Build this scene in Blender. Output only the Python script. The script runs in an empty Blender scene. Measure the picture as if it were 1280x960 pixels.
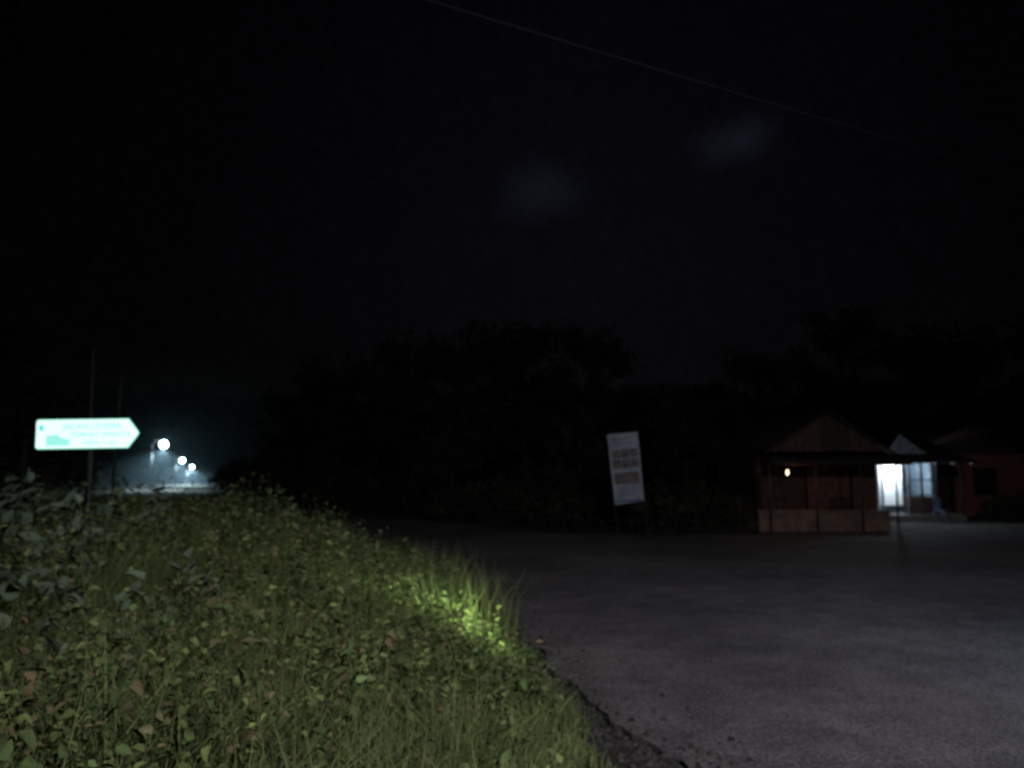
import bpy, math, random
import numpy as np
from mathutils import Vector, Matrix, noise as mnoise
random.seed(7); rng=np.random.default_rng(7)
S=bpy.context.scene
COL=S.collection

# ------------------------------------------------------------ materials
def mat(name, base=(.2,.2,.2), var=None, scale=5.0, rough=.85, bump=0.0, bscale=60, detail=6, emit=None, es=0, metal=0, attr=False, contrast=(.35,.65)):
    m=bpy.data.materials.new(name); m.use_nodes=True
    nt=m.node_tree; N=nt.nodes; L=nt.links
    b=N['Principled BSDF']; b.inputs['Roughness'].default_value=rough; b.inputs['Metallic'].default_value=metal
    b.inputs['Specular IOR Level'].default_value=.2
    b.inputs['Base Color'].default_value=(*base,1)
    tc=N.new('ShaderNodeTexCoord')
    if var is not None:
        nz=N.new('ShaderNodeTexNoise'); nz.inputs['Scale'].default_value=scale; nz.inputs['Detail'].default_value=detail
        L.new(tc.outputs['Object'],nz.inputs['Vector'])
        r=N.new('ShaderNodeValToRGB'); r.color_ramp.elements[0].position=contrast[0]; r.color_ramp.elements[1].position=contrast[1]
        r.color_ramp.elements[0].color=(*base,1); r.color_ramp.elements[1].color=(*var,1)
        L.new(nz.outputs['Fac'],r.inputs['Fac']); L.new(r.outputs['Color'],b.inputs['Base Color'])
    if attr:
        a=N.new('ShaderNodeAttribute'); a.attribute_name='col'
        L.new(a.outputs['Color'],b.inputs['Base Color'])
    if bump:
        n2=N.new('ShaderNodeTexNoise'); n2.inputs['Scale'].default_value=bscale; n2.inputs['Detail'].default_value=8
        L.new(tc.outputs['Object'],n2.inputs['Vector'])
        bp=N.new('ShaderNodeBump'); bp.inputs['Strength'].default_value=bump; bp.inputs['Distance'].default_value=.02
        L.new(n2.outputs['Fac'],bp.inputs['Height']); L.new(bp.outputs['Normal'],b.inputs['Normal'])
    if emit:
        b.inputs['Emission Color'].default_value=(*emit,1); b.inputs['Emission Strength'].default_value=es
    return m

def mesh_obj(name, verts, faces, m=None, parent=None, smooth=False):
    me=bpy.data.meshes.new(name); me.from_pydata([tuple(v) for v in verts],[],faces); me.update()
    o=bpy.data.objects.new(name,me); COL.objects.link(o)
    if m: me.materials.append(m)
    if parent: o.parent=parent
    if smooth:
        for p in me.polygons: p.use_smooth=True
    return o
def empty(name, loc=(0,0,0), rot=(0,0,0)):
    o=bpy.data.objects.new(name,None); COL.objects.link(o); o.location=loc; o.rotation_euler=rot; o.empty_display_size=.2; return o
def box(name, a, b, m, parent=None, bevel=.006):
    x0,y0,z0=a; x1,y1,z1=b
    v=[(x0,y0,z0),(x1,y0,z0),(x1,y1,z0),(x0,y1,z0),(x0,y0,z1),(x1,y0,z1),(x1,y1,z1),(x0,y1,z1)]
    f=[(0,3,2,1),(4,5,6,7),(0,1,5,4),(1,2,6,5),(2,3,7,6),(3,0,4,7)]
    o=mesh_obj(name,v,f,m,parent)
    if bevel:
        bv=o.modifiers.new('b','BEVEL'); bv.width=bevel; bv.segments=1
    return o
def tube(name, pts, rad, m, parent=None, sides=8):
    pts=[Vector(p) for p in pts]
    if not hasattr(rad,'__len__'): rad=[rad]*len(pts)
    V=[];F=[]
    for i,p in enumerate(pts):
        d=(pts[min(i+1,len(pts)-1)]-pts[max(i-1,0)]).normalized()
        u=d.orthogonal().normalized() if abs(d.z)>.9 else d.cross(Vector((0,0,1))).normalized()
        w=d.cross(u)
        for k in range(sides):
            a=2*math.pi*k/sides; V.append(p+(u*math.cos(a)+w*math.sin(a))*rad[i])
    for i in range(len(pts)-1):
        for k in range(sides):
            F.append((i*sides+k,i*sides+(k+1)%sides,(i+1)*sides+(k+1)%sides,(i+1)*sides+k))
    F.append(tuple(range(sides))[::-1]); F.append(tuple((len(pts)-1)*sides+k for k in range(sides)))
    return mesh_obj(name,V,F,m,parent,True)

def fast_mesh(name, V, F, cols, m, parent=None):
    me=bpy.data.meshes.new(name)
    me.vertices.add(len(V)); me.vertices.foreach_set('co',V.astype(np.float32).ravel())
    me.loops.add(F.size); me.loops.foreach_set('vertex_index',F.astype(np.int32).ravel())
    me.polygons.add(len(F)); me.polygons.foreach_set('loop_start',np.arange(0,F.size,4,dtype=np.int32))
    try: me.polygons.foreach_set('loop_total',np.full(len(F),4,dtype=np.int32))
    except Exception: pass
    me.update(calc_edges=True)
    a=me.color_attributes.new('col','FLOAT_COLOR','POINT')
    c=np.ones((len(V),4),np.float32); c[:,:3]=cols; a.data.foreach_set('color',c.ravel())
    me.materials.append(m)
    o=bpy.data.objects.new(name,me); COL.objects.link(o)
    if parent: o.parent=parent
    return o
def norm(a): return a/np.maximum(np.linalg.norm(a,axis=1,keepdims=True),1e-6)
def leaves(P, D, size, col, width=.75, fold=.25):
    n=len(P); D=norm(D); up=norm(rng.normal(size=(n,3))*.6+np.array([0,0,1.])); R=norm(np.cross(D,up)); U=np.cross(R,D)
    s=size[:,None]; w=width*s*.5
    base=P; tip=P+D*s-U*s*.15
    L1=P+D*s*.22-R*w+U*s*fold*.5; L2=P+D*s*.62-R*w*.72+U*s*fold*.35
    R1=P+D*s*.22+R*w+U*s*fold*.5; R2=P+D*s*.62+R*w*.72+U*s*fold*.35
    V=np.stack([base,L1,L2,tip,R2,R1],1).reshape(-1,3)
    i=np.arange(n)[:,None]*6
    F=np.concatenate([i+np.array([[0,3,2,1]]),i+np.array([[0,5,4,3]])],0)
    return V,F,np.repeat(col,6,0)
def blades(P, h, col, lean, w):
    n=len(P); a=rng.uniform(0,2*np.pi,n); d=np.stack([np.cos(a),np.sin(a),0*a],1)
    b=rng.uniform(0,2*np.pi,n); r=np.stack([np.cos(b),np.sin(b),0*b],1)*w[:,None]
    z=np.array([0,0,1.])
    p0=P; p1=P+z*h[:,None]*.55+d*(lean*h*.25)[:,None]; p2=P+z*(h*(1-.25*lean))[:,None]+d*(lean*h*.8)[:,None]
    V=np.stack([p0-r,p0+r,p1+r*.8,p1-r*.8,p2+r*.1,p2-r*.1],1).reshape(-1,3)
    i=np.arange(n)[:,None]*6
    F=np.concatenate([i+np.array([[0,1,2,3]]),i+np.array([[3,2,4,5]])],0)
    return V,F,np.repeat(col,6,0)
def cat(parts):
    Vs=[];Fs=[];Cs=[];o=0
    for V,F,C in parts: Vs.append(V);Fs.append(F+o);Cs.append(C);o+=len(V)
    return np.concatenate(Vs),np.concatenate(Fs),np.concatenate(Cs)

M_leaf=mat('weed_leaf',attr=True,rough=.75)
M_tree=mat('tree_leaf',attr=True,rough=.9)
M_ground=mat('ground_soil',(.012,.012,.01),(.032,.028,.022),1.2,.95,.8,25)
M_metal=mat('galvanised_steel',(.1,.1,.11),(.16,.16,.17),12,.6,.1,60,metal=.4)
M_dmetal=mat('dark_painted_steel',(.015,.02,.02),(.025,.03,.03),12,.6)
M_wood=mat('weathered_wood',(.06,.04,.03),(.12,.08,.06),9,.85,.5,50)
M_wood_d=mat('dark_wood',(.025,.015,.012),(.055,.032,.026),9,.9,.4,50)
M_pole=mat('dark_green_pole_wood',(.012,.018,.012),(.022,.03,.018),9,.9,.4,50)  # dark greenish tone over the whole pole
M_tin=mat('rusty_corrugated_roof',(.012,.009,.009),(.03,.019,.016),3,.8,.3,20)
M_cable=mat('cable_rubber',(.028,.018,.02),rough=.8)

# ------------------------------------------------------------ ground
gv=[];gf=[]
n=60
xs=np.linspace(-300,300,n); ys=np.linspace(-60,500,n)
for j in range(n):
    for i in range(n): gv.append((xs[i],ys[j],-.03))
for j in range(n-1):
    for i in range(n-1): gf.append((j*n+i,j*n+i+1,(j+1)*n+i+1,(j+1)*n+i))
mesh_obj('ground',gv,gf,M_ground)

def asphalt():
    m=bpy.data.materials.new('worn_asphalt'); m.use_nodes=True; nt=m.node_tree;N=nt.nodes;L=nt.links
    b=N['Principled BSDF']; b.inputs['Roughness'].default_value=.9; b.inputs['Specular IOR Level'].default_value=.15
    tc=N.new('ShaderNodeTexCoord')
    def nz(s,d=6):
        t=N.new('ShaderNodeTexNoise'); t.inputs['Scale'].default_value=s; t.inputs['Detail'].default_value=d; L.new(tc.outputs['Object'],t.inputs['Vector']); return t
    def ramp(src,p0,c0,p1,c1):
        r=N.new('ShaderNodeValToRGB'); e=r.color_ramp.elements; e[0].position=p0; e[0].color=(*c0,1); e[1].position=p1; e[1].color=(*c1,1); L.new(src,r.inputs['Fac']); return r.outputs['Color']
    def mul(a,b_,f=1):
        mx=N.new('ShaderNodeMix'); mx.data_type='RGBA'; mx.blend_type='MULTIPLY'; mx.inputs[0].default_value=f
        L.new(a,mx.inputs[6]); L.new(b_,mx.inputs[7]); return mx.outputs[2]
    base=ramp(nz(.33,6).outputs['Fac'],.36,(.066,.062,.067),.66,(.112,.102,.105))
    mid=ramp(nz(2.2,5).outputs['Fac'],.35,(.8,.78,.78),.65,(1.14,1.14,1.14))
    f1=nz(42,3); fine=ramp(f1.outputs['Fac'],.36,(.55,.55,.55),.66,(1.4,1.4,1.4))
    vor=N.new('ShaderNodeTexVoronoi'); vor.inputs['Scale'].default_value=75; L.new(tc.outputs['Object'],vor.inputs['Vector'])
    vc=N.new('ShaderNodeSeparateColor'); L.new(vor.outputs['Color'],vc.inputs[0])
    grit=ramp(vc.outputs[0],.1,(.7,.7,.73),.95,(1.45,1.42,1.38))
    c=mul(mul(mul(base,mid),fine),grit); L.new(c,b.inputs['Base Color'])
    bp=N.new('ShaderNodeBump'); bp.inputs['Strength'].default_value=.4; bp.inputs['Distance'].default_value=.01
    L.new(f1.outputs['Fac'],bp.inputs['Height']); L.new(bp.outputs['Normal'],b.inputs['Normal'])
    return m
M_road=asphalt()
ctrl=[(3.2,-12),(2.6,-4),(2.0,1.5),(1.24,5.3),(.78,6.4),(.38,8.3),(-.22,11.9),(-.9,17.3),(-3.2,22.0),(-9,28),(-22,46),(-40,78),(-52,108)]
edge=[]
for (a,b) in zip(ctrl[:-1],ctrl[1:]):
    L_=math.dist(a,b); k=max(2,int(L_/.08) if a[1]<20 else int(L_/1.0))
    for i in range(k):
        t=i/k; x=a[0]+(b[0]-a[0])*t; y=a[1]+(b[1]-a[1])*t
        q=mnoise.noise(Vector((y*1.3,0,0)))*.2+mnoise.noise(Vector((y*4,3,0)))*.1+mnoise.noise(Vector((y*11,6,0)))*.04
        edge.append((x+q,y))
far=[(-46,112),(-33,78),(-16,50),(-4,32),(0,26.4),(1.5,24.6),(5,24.2),(8,24.3),(12.5,25.0),(16,28.6),(24,29.5),(45,31),(45,-12)]
pts=edge+far
nv=len(pts)
top=[(x,y,.03) for x,y in pts]; bot=[(x,y,-.04) for x,y in pts]
mesh_obj('road',top+bot,[tuple(range(nv))[::-1]]+[(i,(i+1)%nv,nv+(i+1)%nv,nv+i) for i in range(nv)],M_road)

M_grav=mat('gravel',attr=True,rough=.95)
def stones(name,n,fx):
    V=[];F=[];C=[]
    for i in range(n):
        x,y=fx(); s=random.choice([.008,.012,.016,.026])*random.uniform(.7,1.3)
        c=random.uniform(.012,.05); a=random.uniform(0,6.3)
        base=len(V); q=[random.uniform(.7,1.3) for _ in range(6)]
        for dz in(0,1):
            for k in range(6):
                rr=s*(1-.45*dz)*q[k]; V.append((x+rr*math.cos(a+k*1.047),y+rr*math.sin(a+k*1.047),-.03+dz*s*.8*q[(k+2)%6]))
                C.append((c,c*.93,c*.88))
        for k in range(6): F.append((base+k,base+(k+1)%6,base+6+(k+1)%6,base+6+k))
        F.append((base+6,base+7,base+8,base+9)); F.append((base+9,base+10,base+11,base+6))
    return fast_mesh(name,np.array(V),np.array(F),np.array(C),M_grav)
ey=np.array([c[1] for c in ctrl]); ex=np.array([c[0] for c in ctrl])
def road_edge(y): return np.interp(y,ey,ex)
def fx():
    y=random.uniform(3,20)**1.0; return road_edge(y)-abs(random.gauss(0,.25))+.05, y
stones('gravel',5000,fx)
def fx2():
    y=random.uniform(3.5,14); return road_edge(y)+abs(random.gauss(0,.25)), y
stones('gravel.001',600,fx2).location.z=.06

# ------------------------------------------------------------ roadside weeds
wy=np.array([0,3,5.2,8,11.4,14,16.5,18.5,20]); wx=np.array([.95,.75,.5,.1,-.74,-2.1,-4.0,-7.0,-12])
def wedge(y): return np.interp(y,wy,wx)
def fbm(x,y,s,o=0):
    return np.array([mnoise.fractal(Vector((a*s+o,b*s,o)),1.0,2.0,3) for a,b in zip(x,y)])
def sample(n,y0=1.2,y1=19.5,pw=1.0):
    y=y0+(y1-y0)*rng.uniform(size=n)**pw
    e=wedge(y)+.12*np.sin(y*2.3)+.08*np.sin(y*6.1)
    w=0.72*y+2.2+e
    x=e-w*rng.uniform(size=n)
    return x,y,e
def height(x,y,e):
    d=e-x
    h=.2+.95*(1-np.exp(-np.maximum(d,0)/1.2))
    h*=np.clip(.78+.035*(y-3),.62,1.12)
    return h*(1+.4*fbm(x,y,.8)+.18*fbm(x,y,2.6,3))
def gcol(n,a,b,j=.25):
    t=rng.uniform(size=(n,1)); c=np.array(a)*(1-t)+np.array(b)*t
    return c*(1+j*rng.normal(size=(n,1))).clip(.4,1.8)
parts=[]
ns=14500; x,y,e=sample(ns,1.6,19.5,.85); h=height(x,y,e)
m_=fbm(x,y,.7,7); keep=(m_+.02*(y-6)+rng.normal(0,.15,ns)>-.17)&(e-x>.15); x,y,h=x[keep],y[keep],h[keep]; ns=len(x)
k=9
hs=h*rng.uniform(.72,1.3,ns)
az=rng.uniform(0,6.28,(ns,k)); t=np.linspace(.35,1,k)[None,:]*np.ones((ns,1))
ln=rng.normal(0,.16,(ns,2))
zz=hs[:,None]*t
P=np.stack([x[:,None]+ln[:,:1]*t+rng.normal(0,.03,(ns,k)),y[:,None]+ln[:,1:]*t+rng.normal(0,.03,(ns,k)),zz],2).reshape(-1,3)
D=np.stack([np.cos(az),np.sin(az),rng.uniform(-.9,.9,(ns,k))],2).reshape(-1,3)
sz=np.repeat(rng.uniform(.03,.085,ns)*np.where(rng.uniform(size=ns)<.12,1.5,1),k)*rng.uniform(.6,1.2,ns*k)
kind=np.repeat(rng.uniform(size=ns),k)[:,None]
c=np.where(kind<.5,gcol(ns*k,(.05,.078,.028),(.085,.12,.04)),np.where(kind<.88,gcol(ns*k,(.078,.108,.035),(.125,.152,.05)),gcol(ns*k,(.10,.095,.045),(.12,.09,.045))))
c=np.where(rng.uniform(size=(ns*k,1))<.006,np.array([[.16,.11,.05]]),c)
parts.append(leaves(P,D,sz,c,.62))
nb=120000; x,y,e=sample(nb,1.2,19,1.05); x=np.where(rng.uniform(size=nb)<.2,e-np.abs(rng.normal(0,.6,nb)),x)
h=height(x,y,e)*rng.uniform(.5,1.25,nb)
x=x+rng.normal(0,.07,nb)
P=np.stack([x,y,np.full(nb,-.03)],1)
parts.append(blades(P,h,gcol(nb,(.058,.082,.028),(.12,.145,.052)),rng.uniform(.1,1.0,nb),rng.uniform(.003,.008,nb)))
nt_=1600; yy=rng.uniform(8.5,13.5,nt_); ee=wedge(yy); xx=ee-np.abs(rng.normal(0,.5,nt_))-.05
xx+= .25*np.sin(yy*5)
P=np.stack([xx,yy,np.zeros(nt_)],1)
parts.append(blades(P,rng.uniform(.4,1.05,nt_),gcol(nt_,(.08,.11,.035),(.14,.17,.06)),rng.uniform(.05,.7,nt_),rng.uniform(.003,.006,nt_)))
V,F,C=cat(parts); fast_mesh('roadside_weeds',V,F,C,M_leaf)

def shrub(name,cx,cy,r,hh,n,sz,ca,cb,wid=.7,mt=None,upz=.2):
    th=rng.uniform(0,6.28,n); rr=r*np.sqrt(rng.uniform(size=n)); z=hh*(1-(rr/r)**2*.5)*rng.uniform(.25,1,n)**.6*(1+.2*np.sin(th*3+cx))
    P=np.stack([cx+rr*np.cos(th),cy+rr*np.sin(th),z],1)
    D=np.stack([np.cos(th)+rng.normal(0,.8,n),np.sin(th)+rng.normal(0,.8,n),upz+rng.uniform(-.6,.6,n)],1)
    V1=leaves(P,D,rng.uniform(sz*.6,sz*1.2,n),gcol(n,ca,cb),wid)
    nb=n//5; q=rng.integers(0,n,nb); P0=P[q].copy(); P0[:,2]=-.03
    V2=blades(P0,P[q][:,2],gcol(nb,ca,cb),rng.uniform(0,.3,nb),np.full(nb,.006))
    V,F,C=cat([V1,V2]); return fast_mesh(name,V,F,C,mt or M_leaf)
for (a,b,r,hh,nn,s,wd) in [(-6.9,10.6,1.0,1.62,460,.3,.4),(-5.3,9.6,.6,1.42,200,.26,.45),(-8.2,12.4,1.2,1.7,420,.3,.4),(-5.9,12.0,.7,1.58,240,.26,.45),(-4.9,8.2,.6,1.32,140,.22,.6),(-3.9,6.6,.45,1.15,60,.2,.75),(-3.2,7.6,.5,1.18,70,.18,.75),(-2.9,5.6,.4,1.02,34,.17,.8)]:
    shrub('wild_shrub',a,b,r,hh,nn,s,(.075,.108,.072),(.13,.165,.115),wd,None,.9)
for (a,b,r,hh,nn,s) in [(-5.0,15.0,1.0,1.7,1700,.1),(-3.2,12.6,.8,1.25,1100,.09),(-4.3,13.6,.9,1.4,1100,.1)]:
    shrub('leafy_shrub',a,b,r,hh,nn,s,(.06,.09,.035),(.11,.13,.055),.6)

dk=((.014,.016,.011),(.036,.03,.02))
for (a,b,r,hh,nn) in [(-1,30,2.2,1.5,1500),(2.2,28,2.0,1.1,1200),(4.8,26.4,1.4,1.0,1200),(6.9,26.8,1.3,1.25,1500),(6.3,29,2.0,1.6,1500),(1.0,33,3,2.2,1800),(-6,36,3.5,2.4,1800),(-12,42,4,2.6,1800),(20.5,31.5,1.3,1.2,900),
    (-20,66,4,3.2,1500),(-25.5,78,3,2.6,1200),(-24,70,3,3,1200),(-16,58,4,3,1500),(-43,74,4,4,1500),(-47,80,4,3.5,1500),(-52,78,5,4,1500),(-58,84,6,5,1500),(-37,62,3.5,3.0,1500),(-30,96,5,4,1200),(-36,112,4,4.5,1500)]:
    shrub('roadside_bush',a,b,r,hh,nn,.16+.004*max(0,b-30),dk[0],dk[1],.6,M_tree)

# ------------------------------------------------------------ trees
def make_tree_mesh(seed,H,R,trunk_h,leafsize,n_clump,per):
    rs=np.random.default_rng(seed); random.seed(seed)
    V=[];F=[]
    def seg(pts,rad,sides=7):
        pts=[Vector(p) for p in pts]
        b=len(V)
        for i,p in enumerate(pts):
            d=(pts[min(i+1,len(pts)-1)]-pts[max(i-1,0)]).normalized(); u=d.orthogonal().normalized(); w=d.cross(u)
            for k in range(sides):
                a=2*math.pi*k/sides; V.append(tuple(p+(u*math.cos(a)+w*math.sin(a))*rad[i]))
        for i in range(len(pts)-1):
            for k in range(sides): F.append((b+i*sides+k,b+i*sides+(k+1)%sides,b+(i+1)*sides+(k+1)%sides,b+(i+1)*sides+k))
    lean=(random.uniform(-.6,.6),random.uniform(-.6,.6))
    tp=[(lean[0]*t**1.5,lean[1]*t**1.5,-.1+H*.85*t) for t in np.linspace(0,1,7)]
    seg(tp,[.03*H*(1-.85*t)+.02 for t in np.linspace(0,1,7)])
    tips=[]
    for i in range(n_clump):
        t=random.uniform(trunk_h/H,.85); a=random.uniform(0,6.28)
        b0=Vector((lean[0]*t**1.5,lean[1]*t**1.5,H*.85*t))
        ln=R*random.uniform(.35,1.0)*(1.15-.6*t)
        e_=b0+Vector((math.cos(a)*ln,math.sin(a)*ln,random.uniform(.1,.7)*ln+.15*H*(t>.7)))
        mid=(b0+e_)*.5+Vector((0,0,-.08*ln))
        seg([b0,mid,e_],[.007*H,.004*H,.002*H],5); tips+= [e_, mid.lerp(e_,.5)]
    Vw=np.array(V);Fw=np.array(F);Cw=np.tile([.03,.022,.018],(len(V),1))
    tips=np.array([tuple(t) for t in tips]); cr=rs.uniform(.1,.2,len(tips))*R
    idx=np.repeat(np.arange(len(tips)),per); n=len(idx)
    d=norm(rs.normal(size=(n,3)))*(rs.uniform(size=(n,1))**.4)*cr[idx][:,None]*np.array([1.4,1.4,.8])
    sh=rs.uniform(.5,1.3,len(tips))[idx][:,None]
    Vl=leaves(tips[idx]+d,rs.normal(size=(n,3))+np.array([0,0,-.2]),rs.uniform(.6,1.3,n)*leafsize,np.array([.03,.024,.019])*sh*rs.uniform(.6,1.4,(n,1)),.7)
    return cat([(Vw,Fw,Cw),Vl])
variants=[]
for i,(H,R,th,ls,nc,per) in enumerate([(11,4.5,3.5,.28,55,50),(9,4.0,2.5,.26,50,50),(13,4.2,5,.3,55,50),(7,3.2,2,.22,40,45)]):
    V,F,C=make_tree_mesh(20+i,H,R,th,ls,nc,per)
    o=fast_mesh('broadleaf_tree',V,F,C,M_tree); variants.append(o.data); bpy.data.objects.remove(o)
def tree(i,x,y,s=1,r=0):
    o=bpy.data.objects.new('broadleaf_tree',variants[i]); COL.objects.link(o); o.location=(x,y,-.05); o.scale=(s,s,s*random.uniform(.95,1.08)); o.rotation_euler=(0,0,r)
for t in [(0,-7,50,1.0,.3),(1,-2.5,47,1.1,1.2),(0,1.0,52,1.15,2.2),(2,5.5,56,.98,.4),(1,9.5,50,.85,3.2),(3,13,48,1.0,2.8),(0,17,54,1.0,5),(2,22,52,.95,1),(1,27,50,1.2,2),(0,33,46,1.1,3),
          (1,-13,58,1.1,.9),(3,-17,62,1.2,2),(3,-14.5,23,.75,1.1),(3,-18,24,.9,2.6),(1,-21,29,.8,5),(2,-29,38,.75,.2),(0,-36,44,.9,2.2),
          (3,3,38,.75,4.4),(3,-3,40,.8,1.4),(3,9,40,.8,3.4),(2,24,40,.7,3.3)]:
    tree(*t)
n=60000
ang=rng.uniform(-1.0,1.0,n); dd=rng.uniform(130,155,n)
hh=14+6*np.array([mnoise.fractal(Vector((a*14,0,0)),1.0,2.0,4) for a in ang])
z=hh*rng.uniform(size=n)**.7
P=np.stack([np.sin(ang)*dd,np.cos(ang)*dd,z],1)
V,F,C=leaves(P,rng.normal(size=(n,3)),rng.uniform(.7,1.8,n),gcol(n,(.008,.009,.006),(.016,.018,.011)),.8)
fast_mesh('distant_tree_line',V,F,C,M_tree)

# ------------------------------------------------------------ overhead cables with poles
M_conc=mat('concrete',(.12,.115,.11),(.2,.19,.18),6,.9,.3,40)
def cable(name,a,b,sag,r,parent):
    a=Vector(a);b=Vector(b); pts=[]
    for i in range(33):
        t=i/32; p=a.lerp(b,t); p.z-=sag*4*t*(1-t); pts.append(p)
    tube(name,pts,r,M_cable,parent,6)
pl=empty('power_line')
for nm,(x,y) in {'pole_1':(27.4,24.5),'pole_2':(-22.4,-1.6)}.items():
    tube(nm,[(x,y,-.1),(x,y,10.6)],[.17,.11],M_conc,pl,12)
    box('crossarm',(x-.06,y-.8,9.85),(x+.06,y+.8,9.95),M_metal,pl)
cable('cable_1',(27.4,24.6,8.55),(-22.4,-1.6,8.5),.35,.009,pl)
cable('cable_2',(22,14.5,10.0),(-22.4,-.9,9.7),.3,.009,pl)

# ------------------------------------------------------------ direction sign (emission put into its materials stands in for retro-reflected headlight)
M_sw=mat('sign_glow_white',(.75,.8,.78),(.7,.8,.76),6,.4,emit=(.76,1,.95),es=.92)
M_st=mat('sign_glow_teal',(.05,.5,.42),(.08,.55,.5),6,.4,emit=(.2,.82,.74),es=.78)
M_stl=mat('sign_glow_pale',(.3,.7,.62),rough=.4,emit=(.35,.9,.82),es=.82)
M_sb=mat('sign_glow_border_green',(.1,.5,.3),rough=.4,emit=(.2,.85,.6),es=.6)
sg=empty('direction_sign',(-5.48,10,2.47),(0,math.radians(-1.2),math.radians(6)))
def plate(name,w,h,tipl,inset,y,m,th=.012):
    x0,x1=-w/2+inset,w/2-inset; z0,z1=-h/2+inset,h/2-inset; r=.035; P2=[]
    for k in range(5): a=math.radians(180+k*22.5); P2.append((x0+r+r*math.cos(a),z0+r+r*math.sin(a)))
    P2+=[(x1-tipl,z0),(x1-.015,-.03),(x1,0),(x1-.015,.03),(x1-tipl,z1)]
    for k in range(5): a=math.radians(90+k*22.5); P2.append((x0+r+r*math.cos(a),z1-r+r*math.sin(a)))
    n=len(P2); v=[(p[0],y,p[1]) for p in P2]+[(p[0],y+th,p[1]) for p in P2]
    return mesh_obj(name,v,[tuple(range(n)),tuple(range(n,2*n))[::-1]]+[(i,n+i,n+(i+1)%n,(i+1)%n) for i in range(n)],m,sg)
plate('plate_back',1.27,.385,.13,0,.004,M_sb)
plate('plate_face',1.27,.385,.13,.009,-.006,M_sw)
def poly(name,p,y,m,parent): 
    return mesh_obj(name,[(a,y,b) for a,b in p],[tuple(range(len(p)))],m,parent)
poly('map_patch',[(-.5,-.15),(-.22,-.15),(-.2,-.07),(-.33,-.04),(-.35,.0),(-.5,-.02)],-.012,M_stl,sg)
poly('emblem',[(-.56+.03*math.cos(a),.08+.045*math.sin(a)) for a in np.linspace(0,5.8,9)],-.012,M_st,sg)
def text(name,s,size,loc,m,parent,rotx=90):
    cu=bpy.data.curves.new(name,'FONT'); cu.body=s; cu.size=size; cu.extrude=.001
    o=bpy.data.objects.new(name,cu); COL.objects.link(o); o.location=loc; o.rotation_euler=(math.radians(rotx),0,0); o.parent=parent; cu.materials.append(m); return o
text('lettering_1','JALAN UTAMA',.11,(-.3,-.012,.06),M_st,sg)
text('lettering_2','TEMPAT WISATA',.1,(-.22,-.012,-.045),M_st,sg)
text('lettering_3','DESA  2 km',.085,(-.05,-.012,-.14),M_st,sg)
tube('post',[(0.03,.05,-2.55),(0.03,.05,.15)],.026,M_dmetal,sg,12)
for z in(-.1,.1): box('clamp',(-.03,.012,z-.02),(.09,.03,z+.02),M_dmetal,sg)
tp_=empty('timber_pole',(-7.3,13.4,0)); tube('shaft',[(0,0,-.1),(.02,0,2),(-.03,0,4.1)],[.05,.04,.02],M_pole,tp_); tube('stub',[(-.03,0,3.7),(.12,0,3.8)],[.015,.01],M_pole,tp_)
tp_=empty('timber_pole',(-7.6,14.9,0)); tube('shaft',[(0,0,-.1),(-.02,0,2),(.03,0,3.8)],[.045,.035,.02],M_pole,tp_); tube('stub',[(.03,0,3.5),(-.1,0,3.6)],[.015,.01],M_pole,tp_)

# ------------------------------------------------------------ banner
bn=empty('standing_banner',(3.58,23.2,0),(0,math.radians(-5.0),math.radians(-6)))
M_vinyl=mat('banner_vinyl',(.14,.16,.2),(.21,.23,.28),3,.5,.1,8)
M_ink=mat('banner_print_dark',(.03,.035,.05),(.06,.06,.07),30,.6)
M_ink2=mat('banner_photo_print',(.03,.022,.02),(.13,.11,.10),14,.6)
M_ink3=mat('banner_print_blue',(.04,.055,.1),(.08,.1,.17),9,.6)
bw=.43; z0,z1=1.05,3.12
nx,nz_=9,20; V=[];F=[]
for j in range(nz_+1):
    for i in range(nx+1):
        u=i/nx*2-1; t=j/nz_; wv=.02*math.sin(5*t+2*u)+.012*math.sin(11*t-3*u)
        V.append((u*bw*(1+.06*t),wv,z0+(z1-z0)*t+.03*u*(1-t)))
for j in range(nz_):
    for i in range(nx): a=j*(nx+1)+i; F.append((a,a+1,a+nx+2,a+nx+1))
mesh_obj('vinyl_sheet',V,F,M_vinyl,bn,smooth=True)
def bpatch(name,x0,x1,a,b,m,y=-.045): box(name,(x0,y,a),(x1,y+.002,b),m,bn,0)
text('title','SELAMAT',.14,(-.33,-.045,2.9),M_ink,bn)
text('subtitle','DATANG DI DESA',.08,(-.34,-.045,2.78),M_ink3,bn)
for r_ in range(2):
    for c_ in range(3):
        bpatch('photo_print',-.37+c_*.26,-.37+c_*.26+.23,2.34-r_*.3+.05,2.34-r_*.3+.30,M_ink2)
bpatch('wide_photo',-.36,.36,1.62,1.95,M_ink2)
for k in range(5): text('body_text','desa wisata alam raya',.055,(-.33,-.045,1.5-k*.07),M_ink,bn)
bpatch('footer',-.38,.37,1.09,1.15,M_ink3)
for s_ in(-1,1): tube('upright',[(s_*.44,.05,-.15),(s_*.45,.05,3.1)],.015,M_wood_d,bn)
for z in(1.06,3.09): tube('rail',[(-.44,.05,z),(.44,.05,z)],.013,M_wood_d,bn)

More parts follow.
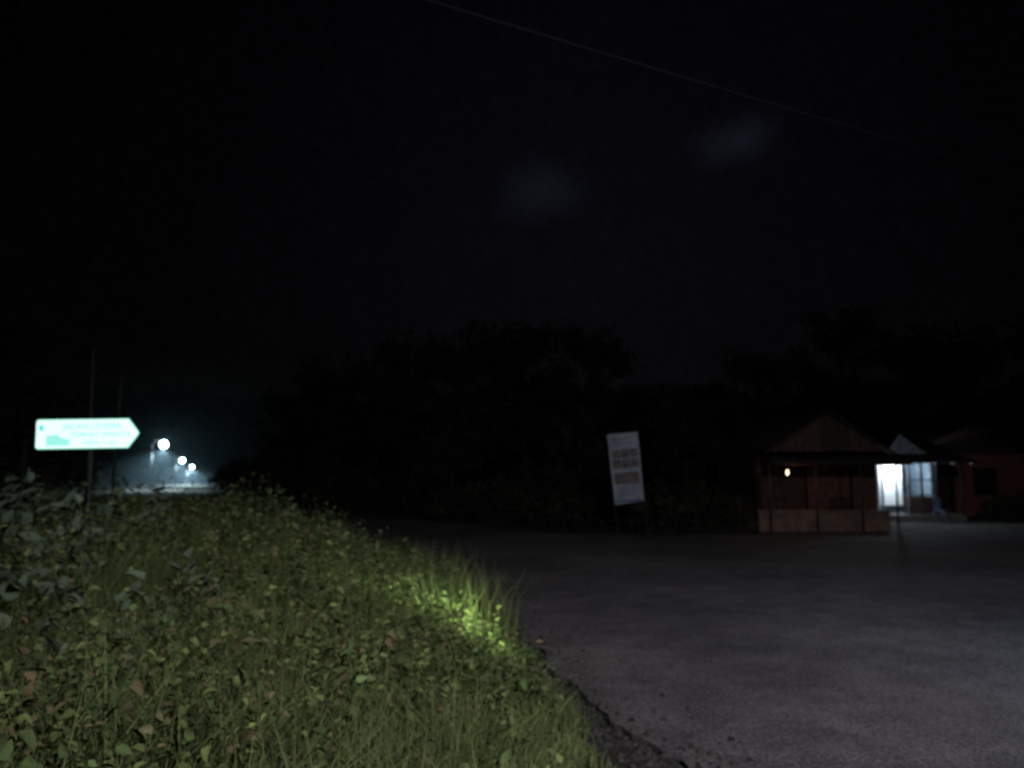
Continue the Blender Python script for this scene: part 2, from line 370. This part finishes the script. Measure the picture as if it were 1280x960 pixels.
# ------------------------------------------------------------ wooden house (stall)
M_plaster=mat('stained_plaster',(.07,.042,.034),(.17,.11,.085),2.5,.9,.3,20,contrast=(.3,.7))
M_bulb=mat('warm_bulb',(1,.9,.7),emit=(1,.85,.5),es=3)
M_dark=mat('dark_opening',(.01,.009,.009),(.015,.013,.012),3)
wh=empty('wooden_house')
box('low_front_wall',(8.2,26.0,-.03),(12.55,26.16,.62),M_plaster,wh,.02)
box('low_wall_cap',(8.14,25.95,.62),(12.61,26.21,.68),M_plaster,wh,.01)
box('low_side_wall',(12.35,26.17,-.03),(12.53,28.3,.61),M_plaster,wh,.02)
box('porch_floor',(8.3,26.17,-.03),(12.34,28.29,.14),M_conc,wh,.01)
for x_ in (8.55,10.1,11.6,12.75): tube('porch_post',[(x_,25.88,-.03),(x_,25.88,2.25)],.035,M_dmetal,wh)
def planks(x0,x1,y,z0,ztop,m,nm,w=.17):
    x_=x0
    while x_<x1-.02:
        xe=min(x_+w-.012,x1); yy=y+random.uniform(-.015,.015)
        za,zb=ztop(x_),ztop(xe)
        v=[(x_,yy,z0),(xe,yy,z0),(xe,yy+.02,z0),(x_,yy+.02,z0),(x_,yy,za),(xe,yy,zb),(xe,yy+.02,zb),(x_,yy+.02,za)]
        mesh_obj(nm,v,[(0,3,2,1),(4,5,6,7),(0,1,5,4),(1,2,6,5),(2,3,7,6),(3,0,4,7)],random.choice(m) if isinstance(m,list) else m,wh)
        x_+=w
M_w2=mat('reddish_planks',(.05,.022,.018),(.105,.054,.042),7,.85,.5,50)
M_w3=mat('brown_planks',(.045,.026,.022),(.085,.055,.046),7,.85,.5,50)
M_w4=mat('brown_planks_dark',(.022,.014,.013),(.055,.036,.03),7,.85,.5,50)
planks(9.0,9.9,28.4,.0,lambda x:2.6,M_w4,'wall_plank')
planks(10.75,11.5,28.4,.0,lambda x:2.6,M_w2,'wall_plank')
planks(12.4,13.2,28.4,.0,lambda x:2.6,M_w2,'wall_plank')
planks(11.5,12.4,28.4,.0,lambda x:.95,M_wood_d,'wall_plank')
box('window_lintel',(11.5,28.39,2.0),(12.4,28.43,2.6),M_wood_d,wh)
box('door',(9.93,28.44,.15),(10.72,28.48,2.1),M_wood_d,wh); box('door_lintel',(9.9,28.39,2.13),(10.75,28.43,2.6),M_w2,wh)
box('window_shutter_l',(11.53,28.45,.98),(11.93,28.48,1.97),M_w2,wh); box('window_shutter_r',(11.97,28.45,.98),(12.37,28.48,1.97),M_w2,wh)
box('left_wall',(8.95,28.42,0),(8.99,34,2.6),M_wood_d,wh); box('right_wall',(13.21,28.42,0),(13.25,34,2.6),M_wood_d,wh); box('rear_wall',(8.95,34.01,0),(13.25,34.05,2.6),M_wood_d,wh)
apx,apz=11.45,4.15
def gt(x): return apz-.06-abs(x-apx)*(apz-2.72)/2.3
planks(9.3,13.6,28.3,2.66,lambda x:max(2.68,gt(x)),[M_w3,M_w3,M_w4],'gable_plank',.2)
def corr(name,o,ux,uy,m,parent,pitch=.09,amp=.012):
    o=Vector(o);ux=Vector(ux);uy=Vector(uy); nn=ux.cross(uy).normalized(); L1=ux.length; k=int(L1/pitch*6)
    V=[];F=[]
    for i in range(k+1):
        t=i/k; q=nn*amp*math.sin(t*L1/pitch*2*math.pi)
        V+= [o+ux*t+q, o+ux*t+uy+q]
    for i in range(k): F.append((2*i,2*i+2,2*i+3,2*i+1))
    ob=mesh_obj(name,V,F,m,parent,smooth=True); sd=ob.modifiers.new('s','SOLIDIFY'); sd.thickness=.008; return ob
corr('porch_roof',(8.6,25.5,2.2),(4.6,0,0),(0.25,2.85,.5),M_tin,wh)
tube('porch_beam',[(8.6,25.88,2.22),(13.1,25.88,2.22)],.04,M_wood_d,wh)
corr('roof_left',(apx-2.4,28.0,2.58),(0,6.4,0),(2.4,0,apz-2.58),M_tin,wh)
corr('roof_right',(apx+2.4,28.0,2.56),(0,6.4,0),(-2.4,0,apz-2.56),M_tin,wh)
for s_ in(-1,1): tube('barge_board',[(apx,27.97,apz),(apx+s_*2.4,27.97,2.57)],.045,M_wood_d,wh,4)
tube('bulb_cord',[(9.3,26.3,2.3),(9.3,26.3,2.06)],.006,M_cable,wh)
bpy.ops.mesh.primitive_uv_sphere_add(segments=12,ring_count=8,radius=.045,location=(9.3,26.3,1.93)); o=bpy.context.object; o.name='light_bulb'; o.scale=(1,1,2.0); o.data.materials.append(M_bulb); o.parent=wh
box('bench_seat',(10.9,27.3,.5),(12.2,27.65,.54),M_wood_d,wh)
for x_ in(10.95,12.1): box('bench_leg',(x_,27.32,.14),(x_+.06,27.62,.5),M_wood_d,wh)

# ------------------------------------------------------------ lit kiosk
M_white=mat('white_painted_board',(.7,.73,.75),(.8,.82,.84),3,.6)
M_bluep=mat('pale_blue_paint',(.16,.21,.27),(.26,.32,.38),3,.6)
M_tube=mat('fluorescent_tube',(1,1,1),emit=(.85,.95,1),es=18)
kk=empty('lit_kiosk',(0,0,0))
box('floor',(14.6,31.0,-.03),(18.0,34.0,.25),M_conc,kk)
box('back_wall',(14.6,33.9,.25),(18.0,34.0,2.9),M_bluep,kk)
box('left_wall',(14.5,31.0,.25),(14.6,34.0,2.9),M_white,kk)
box('right_wall',(16.95,31.6,.25),(17.05,33.9,2.6),M_bluep,kk)
box('front_white_panel',(14.75,31.5,.6),(15.75,31.56,2.2),M_white,kk)
for x_ in (14.72,15.8,16.3,16.9,17.9): box('front_post',(x_-.04,31.0,.25),(x_+.04,31.08,2.35),M_dmetal if x_>15 else M_bluep,kk)
box('front_rail',(15.86,31.01,1.0),(16.84,31.06,1.06),M_bluep,kk)
box('front_rail',(15.86,31.01,1.6),(16.84,31.06,1.64),M_dmetal,kk)
box('front_beam',(14.6,31.0,2.36),(18.0,31.1,2.46),M_bluep,kk)
for k in range(5):
    x_=14.9+k*.7; tube('rafter',[(x_,29.9,2.25),(x_,33.8,3.25)],.03,M_white,kk,4)
for k in range(3): tube('purlin',[(14.6,30.2+k*.5,2.29+k*.13),(18,30.2+k*.5,2.29+k*.13)],.02,M_white,kk,4)
corr('awning_roof',(14.5,29.8,2.3),(3.5,0,0),(0,4.2,1.08),M_tin,kk)
mesh_obj('gable_board',[(14.9,31.2,2.5),(16.9,31.2,2.5),(15.6,31.2,3.45),(14.9,31.24,2.5),(16.9,31.24,2.5),(15.6,31.24,3.45)],[(0,1,2),(3,5,4),(0,3,4,1),(1,4,5,2),(2,5,3,0)],M_bluep,kk)
for z in(.75,1.25,1.75):
    box('shelf',(16.0,33.4,z),(16.9,33.85,z+.03),M_wood,kk)
    for q in range(6):
        xx=16.04+q*.14; box('goods',(xx,33.5,z+.031),(xx+.1,33.7,z+.031+random.uniform(.12,.3)),random.choice([M_ink2,M_ink3,M_wood_d,M_wood_d]),kk)
box('counter',(15.9,31.3,.25),(16.85,31.7,.95),M_wood_d,kk)
box('tube_lamp',(14.95,31.15,2.28),(15.65,31.19,2.32),M_tube,kk,0)
ch=empty('plastic_chair',(16.6,30.2,0),(0,0,.4))
for a in(-.2,.2):
    for b in(-.2,.2): tube('leg',[(a*1.1,b*1.1,-.03),(a,b,.44)],.018,M_ink3,ch)
box('seat',(-.22,-.22,.44),(.22,.22,.47),M_ink3,ch,.01)
for k in range(4): box('back_slat',(-.2+k*.11,.2,.47),(-.13+k*.11,.225,.88),M_ink3,ch)
box('back_top',(-.22,.195,.88),(.22,.23,.94),M_ink3,ch,.01)

# ------------------------------------------------------------ brick house to the right
def brick():
    m=bpy.data.materials.new('red_brick'); m.use_nodes=True; nt=m.node_tree;N=nt.nodes;L=nt.links
    b=N['Principled BSDF']; b.inputs['Roughness'].default_value=.9
    tc=N.new('ShaderNodeTexCoord'); mp=N.new('ShaderNodeMapping'); mp.inputs['Rotation'].default_value=(math.radians(90),0,0)
    t=N.new('ShaderNodeTexBrick'); t.inputs['Scale'].default_value=4.5; t.inputs['Color1'].default_value=(.15,.045,.035,1); t.inputs['Color2'].default_value=(.22,.065,.05,1); t.inputs['Mortar'].default_value=(.12,.08,.07,1)
    L.new(tc.outputs['Object'],mp.inputs['Vector']); L.new(mp.outputs['Vector'],t.inputs['Vector']); L.new(t.outputs['Color'],b.inputs['Base Color']); return m
M_brick=brick()
bh=empty('brick_house')
for a,b in [((17.6,34.3,0),(18.6,34.5,2.7)),((19.5,34.3,0),(20.3,34.5,2.7)),((21.4,34.3,0),(22.6,34.5,2.7)),((18.6,34.3,2.1),(19.5,34.5,2.7)),((20.3,34.3,0),(21.4,34.5,.9)),((20.3,34.3,2.1),(21.4,34.5,2.7))]:
    box('front_wall',a,b,M_brick,bh,0)
box('door',(18.6,34.42,0),(19.5,34.46,2.1),M_wood_d,bh); box('window',(20.3,34.42,.9),(21.4,34.46,2.1),M_dark,bh)
box('window_bar',(20.3,34.36,1.48),(21.4,34.4,1.52),M_wood_d,bh)
box('window_mullion',(20.83,34.33,.9),(20.87,34.36,2.1),M_wood_d,bh)
box('left_wall',(17.6,34.5,0),(17.8,40,2.7),M_brick,bh,0); box('right_wall',(22.4,34.5,0),(22.6,40,2.7),M_brick,bh,0)
mesh_obj('gable_wall',[(17.5,34.32,2.7),(22.7,34.32,2.7),(20.1,34.32,4.0),(17.5,34.48,2.7),(22.7,34.48,2.7),(20.1,34.48,4.0)],[(0,1,2),(3,5,4),(0,3,4,1)],M_w4,bh)
corr('roof_left',(17.1,33.8,2.55),(0,6.5,0),(3,0,1.55),M_tin,bh); corr('roof_right',(23.1,33.8,2.54),(0,6.5,0),(-3,0,1.56),M_tin,bh)

# ------------------------------------------------------------ street lamps, far left
M_led=mat('led_lamp',(1,1,1),emit=(.66,1,1),es=32)
def spot(name,loc,tgt,e_,col,size,blend,soft=.1,parent=None):
    l=bpy.data.lights.new(name,'SPOT'); l.energy=e_; l.color=col; l.spot_size=math.radians(size); l.spot_blend=blend; l.shadow_soft_size=soft
    o=bpy.data.objects.new(name,l); COL.objects.link(o); o.location=loc
    o.rotation_euler=(Vector(tgt)-Vector(loc)).to_track_quat('-Z','Y').to_euler()
    if parent: o.parent=parent
    return o
def point(name,loc,e_,col,soft=.1):
    l=bpy.data.lights.new(name,'POINT'); l.energy=e_; l.color=col; l.shadow_soft_size=soft
    o=bpy.data.objects.new(name,l); COL.objects.link(o); o.location=loc; return o
def lamp(x,y,z,arm,w,P_):
    e_=empty('street_lamp',(x,y,0))
    tube('pole',[(0,0,-.1),(0,0,z-.05),(arm*.2,0,z+.25),(arm,-.05,z+.3)],[.12,.09,.06,.04],M_metal,e_,10)
    box('head',(arm-.25*w,-.3,z+.2*w),(arm+.25*w,.2,z+.2*w+.1),M_metal,e_,.03)
    bpy.ops.mesh.primitive_uv_sphere_add(segments=16,ring_count=10,radius=.21*w); o=bpy.context.object; o.name='globe_lamp'; o.parent=e_; o.location=(arm,-.05,z-.04); o.data.materials.append(M_led)
    spot('lamp_light',(arm,-.05,z-.26*w),(arm,-.8,0),P_,(.7,.97,1),150,.5,.1,e_)
lamp(-37.1,80,4.7,1.2,1.9,4500)
lamp(-43.2,100,3.3,.8,1.5,3000)
lamp(-45.9,110,2.5,.7,1.2,5500)
sh_=empty('bus_shelter',(-40.5,104,0))
for a in(0,2.4):
    for b in(0,1.6): tube('post',[(a,b,-.03),(a,b,2.1)],.05,M_metal,sh_)
corr('roof',(-.2,-.3,2.1),(2.8,0,0),(0,2.2,.3),M_tin,sh_); box('bench',(.2,.8,.45),(2.2,1.2,.5),M_wood,sh_); box('bench_base',(.4,.9,-.03),(2.0,1.1,.45),M_conc,sh_)
mm=bpy.data.materials.new('lamp_halo_haze'); mm.use_nodes=True; nt=mm.node_tree; nt.nodes.clear(); o_=nt.nodes.new('ShaderNodeOutputMaterial'); vs=nt.nodes.new('ShaderNodeVolumeScatter'); vs.inputs['Density'].default_value=.004; vs.inputs['Anisotropy'].default_value=.6; vs.inputs['Color'].default_value=(.6,.8,1,1)
nt.links.new(vs.outputs[0],o_.inputs['Volume'])
box('lamp_halo_haze',(-62,72,-.02),(-24,120,13),mm,None,0)  # haze box added around the lamps to give them bloom-like halos

# ------------------------------------------------------------ lights
spot('behind_camera_main_light',(3.0,-3.5,6.5),(1.5,12,0),5100,(.99,.96,1),88,1,.25)  # unseen main light, added behind the camera to light verge and road
spot('motorcycle_headlight',(5.5,3.5,1.25),(-.72,8.5,.42),16000,(.82,1,.6),8.5,1,.04)
point('road_blue_fill_light',(7.6,7.2,2.4),170,(.42,.68,1),.1)  # added fill, out of view: bluish wash on the right of the road
point('porch_bulb_light',(9.3,25.7,1.9),9,(1,.5,.3),.05)
point('kiosk_tube_light',(15.2,31.0,2.1),130,(.8,.92,1),.1)
point('kiosk_inner_light',(15.9,32.6,2.3),45,(.7,.87,1),.1)
sun=bpy.data.lights.new('moon','SUN'); sun.energy=.01; sun.angle=math.radians(.5); sun.color=(.8,.86,1)
so=bpy.data.objects.new('moon',sun); COL.objects.link(so); so.rotation_euler=(math.radians(50),0,math.radians(-25))

# ------------------------------------------------------------ sky
w=bpy.data.worlds.new('World'); S.world=w; w.use_nodes=True; nt=w.node_tree; N=nt.nodes; L=nt.links
bg=N['Background']; out=N['World Output']
sky=N.new('ShaderNodeTexSky'); sky.sky_type='NISHITA'; sky.sun_disc=False; sky.sun_elevation=math.radians(1); sky.sun_rotation=math.radians(180)
L.new(sky.outputs['Color'],bg.inputs['Color']); bg.inputs['Strength'].default_value=.0004
tc=N.new('ShaderNodeTexCoord')
def blob(c,r,stretch,amp,noise_amt=0):
    mp=N.new('ShaderNodeVectorMath'); mp.operation='SUBTRACT'; L.new(tc.outputs['Generated'],mp.inputs[0]); mp.inputs[1].default_value=c
    sc=N.new('ShaderNodeVectorMath'); sc.operation='MULTIPLY'; L.new(mp.outputs[0],sc.inputs[0]); sc.inputs[1].default_value=stretch
    ln=N.new('ShaderNodeVectorMath'); ln.operation='LENGTH'; L.new(sc.outputs[0],ln.inputs[0])
    v=ln.outputs['Value']
    if noise_amt:
        nz=N.new('ShaderNodeTexNoise'); nz.inputs['Scale'].default_value=14; nz.inputs['Detail'].default_value=4; L.new(tc.outputs['Generated'],nz.inputs['Vector'])
        ma=N.new('ShaderNodeMath'); ma.operation='MULTIPLY_ADD'; L.new(nz.outputs['Fac'],ma.inputs[0]); ma.inputs[1].default_value=noise_amt; L.new(v,ma.inputs[2]); v=ma.outputs[0]
    mr=N.new('ShaderNodeMapRange'); mr.interpolation_type='SMOOTHSTEP'; L.new(v,mr.inputs['Value']); mr.inputs['From Min'].default_value=0; mr.inputs['From Max'].default_value=r; mr.inputs['To Min'].default_value=amp; mr.inputs['To Max'].default_value=0
    return mr.outputs[0]
def nv_(v): return tuple(Vector(v).normalized())
bl=[blob(nv_((.1,1,.28)),.7,(1,1,1),.0022,.1), blob(nv_((.28,.929,.41)),.085,(.8,1,1.5),.008,.05), blob(nv_((.04,.935,.35)),.11,(.9,1,1.5),.0052,.06)]
a=bl[0]
for b in bl[1:]:
    ad=N.new('ShaderNodeMath'); ad.operation='ADD'; L.new(a,ad.inputs[0]); L.new(b,ad.inputs[1]); a=ad.outputs[0]
nz=N.new('ShaderNodeTexNoise'); nz.inputs['Scale'].default_value=80; nz.inputs['Detail'].default_value=3; L.new(tc.outputs['Generated'],nz.inputs['Vector'])
mr=N.new('ShaderNodeMapRange'); L.new(nz.outputs['Fac'],mr.inputs['Value']); mr.inputs['From Min'].default_value=.4; mr.inputs['From Max'].default_value=.7; mr.inputs['To Min'].default_value=0; mr.inputs['To Max'].default_value=.0008
ad=N.new('ShaderNodeMath'); ad.operation='ADD'; L.new(a,ad.inputs[0]); L.new(mr.outputs[0],ad.inputs[1]); a=ad.outputs[0]
bg2=N.new('ShaderNodeBackground'); bg2.inputs['Color'].default_value=(.74,.78,1.3,1); L.new(a,bg2.inputs['Strength'])
ads=N.new('ShaderNodeAddShader'); L.new(bg.outputs[0],ads.inputs[0]); L.new(bg2.outputs[0],ads.inputs[1])
L.new(ads.outputs[0],out.inputs['Surface'])

# ------------------------------------------------------------ camera
cd=bpy.data.cameras.new('camera'); cam=bpy.data.objects.new('camera',cd); COL.objects.link(cam); S.camera=cam
cam.location=(0,0,2.0); cam.rotation_euler=(math.radians(90+6.37),0,0)
cd.sensor_width=36; cd.lens=27.2; cd.clip_end=2000; cd.clip_start=.05
cd.dof.use_dof=True; cd.dof.focus_distance=1.4; cd.dof.aperture_fstop=3.6
S.view_settings.view_transform='Standard'; S.view_settings.look='None'; S.view_settings.exposure=0
